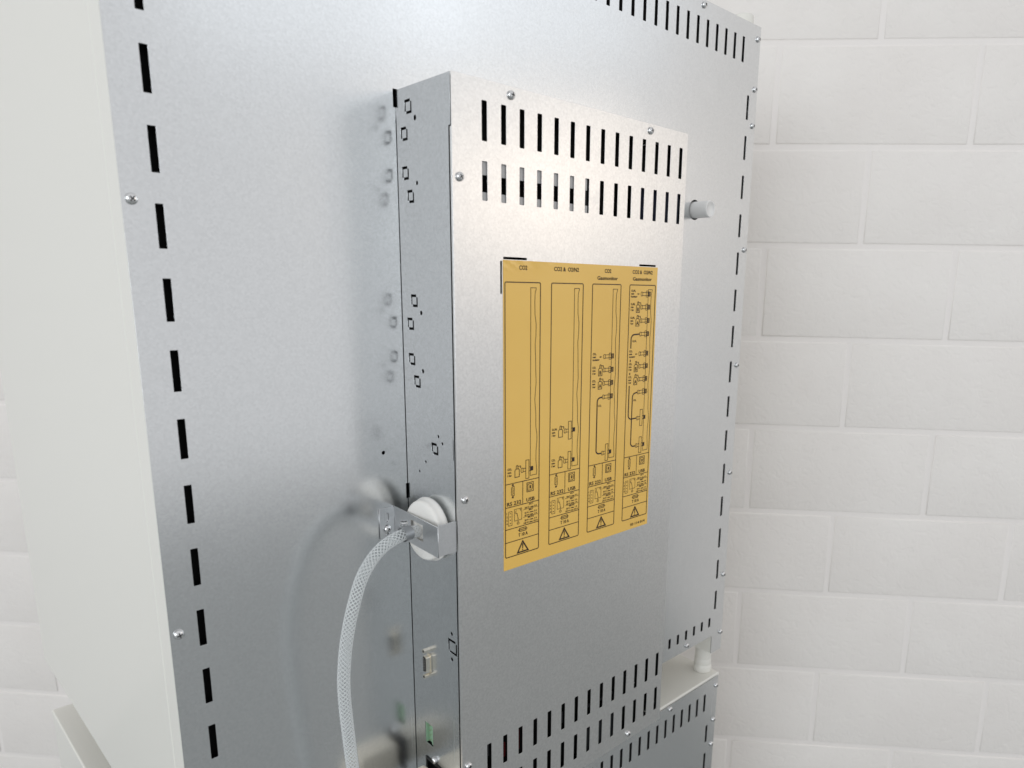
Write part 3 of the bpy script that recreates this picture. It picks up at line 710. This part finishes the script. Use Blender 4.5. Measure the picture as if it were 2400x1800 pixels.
# frames along the path for the braid
up = None; frames = []
for i, p in enumerate(path):
    t = (path[min(i + 1, len(path) - 1)] - path[max(i - 1, 0)]).normalized()
    if up is None: up = t.orthogonal().normalized()
    up = (up - t * up.dot(t)).normalized(); frames.append((p, up.copy(), t.cross(up)))
bm = bmesh.new(); NS, LEAD, BR = 8, 0.0300, 0.0049
for sg in (1, -1):
    for s_ in range(NS):
        pts = []
        for i, (p, u_, w_) in enumerate(frames):
            a = sg * (2 * math.pi * (i * 0.0007 / LEAD)) + 2 * math.pi * s_ / NS
            pts.append(p + (u_ * math.cos(a) + w_ * math.sin(a)) * (BR + 0.00012 * sg))
        tube(bm, pts, 0.00035, 4)
bmobj('braid', bm, M['thread'], hz, 'white crossed braid inside the clear hose wall', True)
# clamp
ia = next(i for i, p in enumerate(path) if p.x < 0.0600); ib = next(i for i, p in enumerate(path) if p.x < 0.0510)
cl = thing('hose_clamp', 'grey metal band clamp with a hex screw round the upper end of the hose', 'clamp')
bm = bmesh.new(); tube(bm, path[ia:ib:3], HR + 0.0007, 32); bmobj('band', bm, M['grey_band'], cl, None, True)
mid = path[(ia + ib) // 2]; tdir = (path[ib] - path[ia]).normalized()
side_ = Vector((0, 1, 0.0)); cs = mid + Vector((0.0005, 0.0035, HR + 0.0008))
sdir_ = Vector((-0.1, -0.15, 1)).normalized()
bm = bmesh.new(); mq = Matrix.Translation(cs) @ sdir_.to_track_quat('Z', 'Y').to_matrix().to_4x4()
lathe(bm, [(0.0, -0.006), (0.0021, -0.006), (0.0021, 0.0), (0.0034, 0.0), (0.0034, 0.0009), (0.0028, 0.0011)], mq, 6)
lathe(bm, [(0.0028, 0.0011), (0.0031, 0.0014), (0.0031, 0.0034), (0.0026, 0.0039), (0.0, 0.0039)], mq, 18)
bmobj('clamp_screw', bm, M['screw'], cl)
bm = bmesh.new(); add_box(bm, -0.0027, 0.0027, -0.0004, 0.0004, 0.0037, 0.0041); bmesh.ops.transform(bm, matrix=mq, verts=bm.verts)
bmobj('screw_slot', bm, M['black'], cl)
box('clamp_housing', cs.x - 0.0028, cs.x + 0.0028, cs.y - 0.0030, cs.y + 0.0030, cs.z - 0.0062, cs.z - 0.0012, M['grey_band'], cl, 0.0006)

# ------------------------------------------------------------------ power plug at the foot of the picture
pp = thing('power_plug', 'cream power plug entering the black inlet at the bottom of the side panel', 'plug')
box('plug_body', 0.0400, 0.0840, -0.0500, -0.0225, -0.6370, -0.6060, M['plug_cream'], pp, 0.004, 3, None, True)
box('plug_collar', 0.0300, 0.0398, -0.0450, -0.0275, -0.6310, -0.6120, M['plug_cream'], pp, 0.003, 3, None, True)
bm = bmesh.new(); tube(bm, [(0.031, -0.036, -0.6215), (0.027, -0.036, -0.623), (0.020, -0.036, -0.633), (0.015, -0.036, -0.66), (0.014, -0.036, -0.80)], 0.0034, 16)
bmobj('cable', bm, M['plug_cream'], pp, None, True)

S.render.engine = 'CYCLES'
S.cycles.max_bounces = 8; S.cycles.transparent_max_bounces = 24
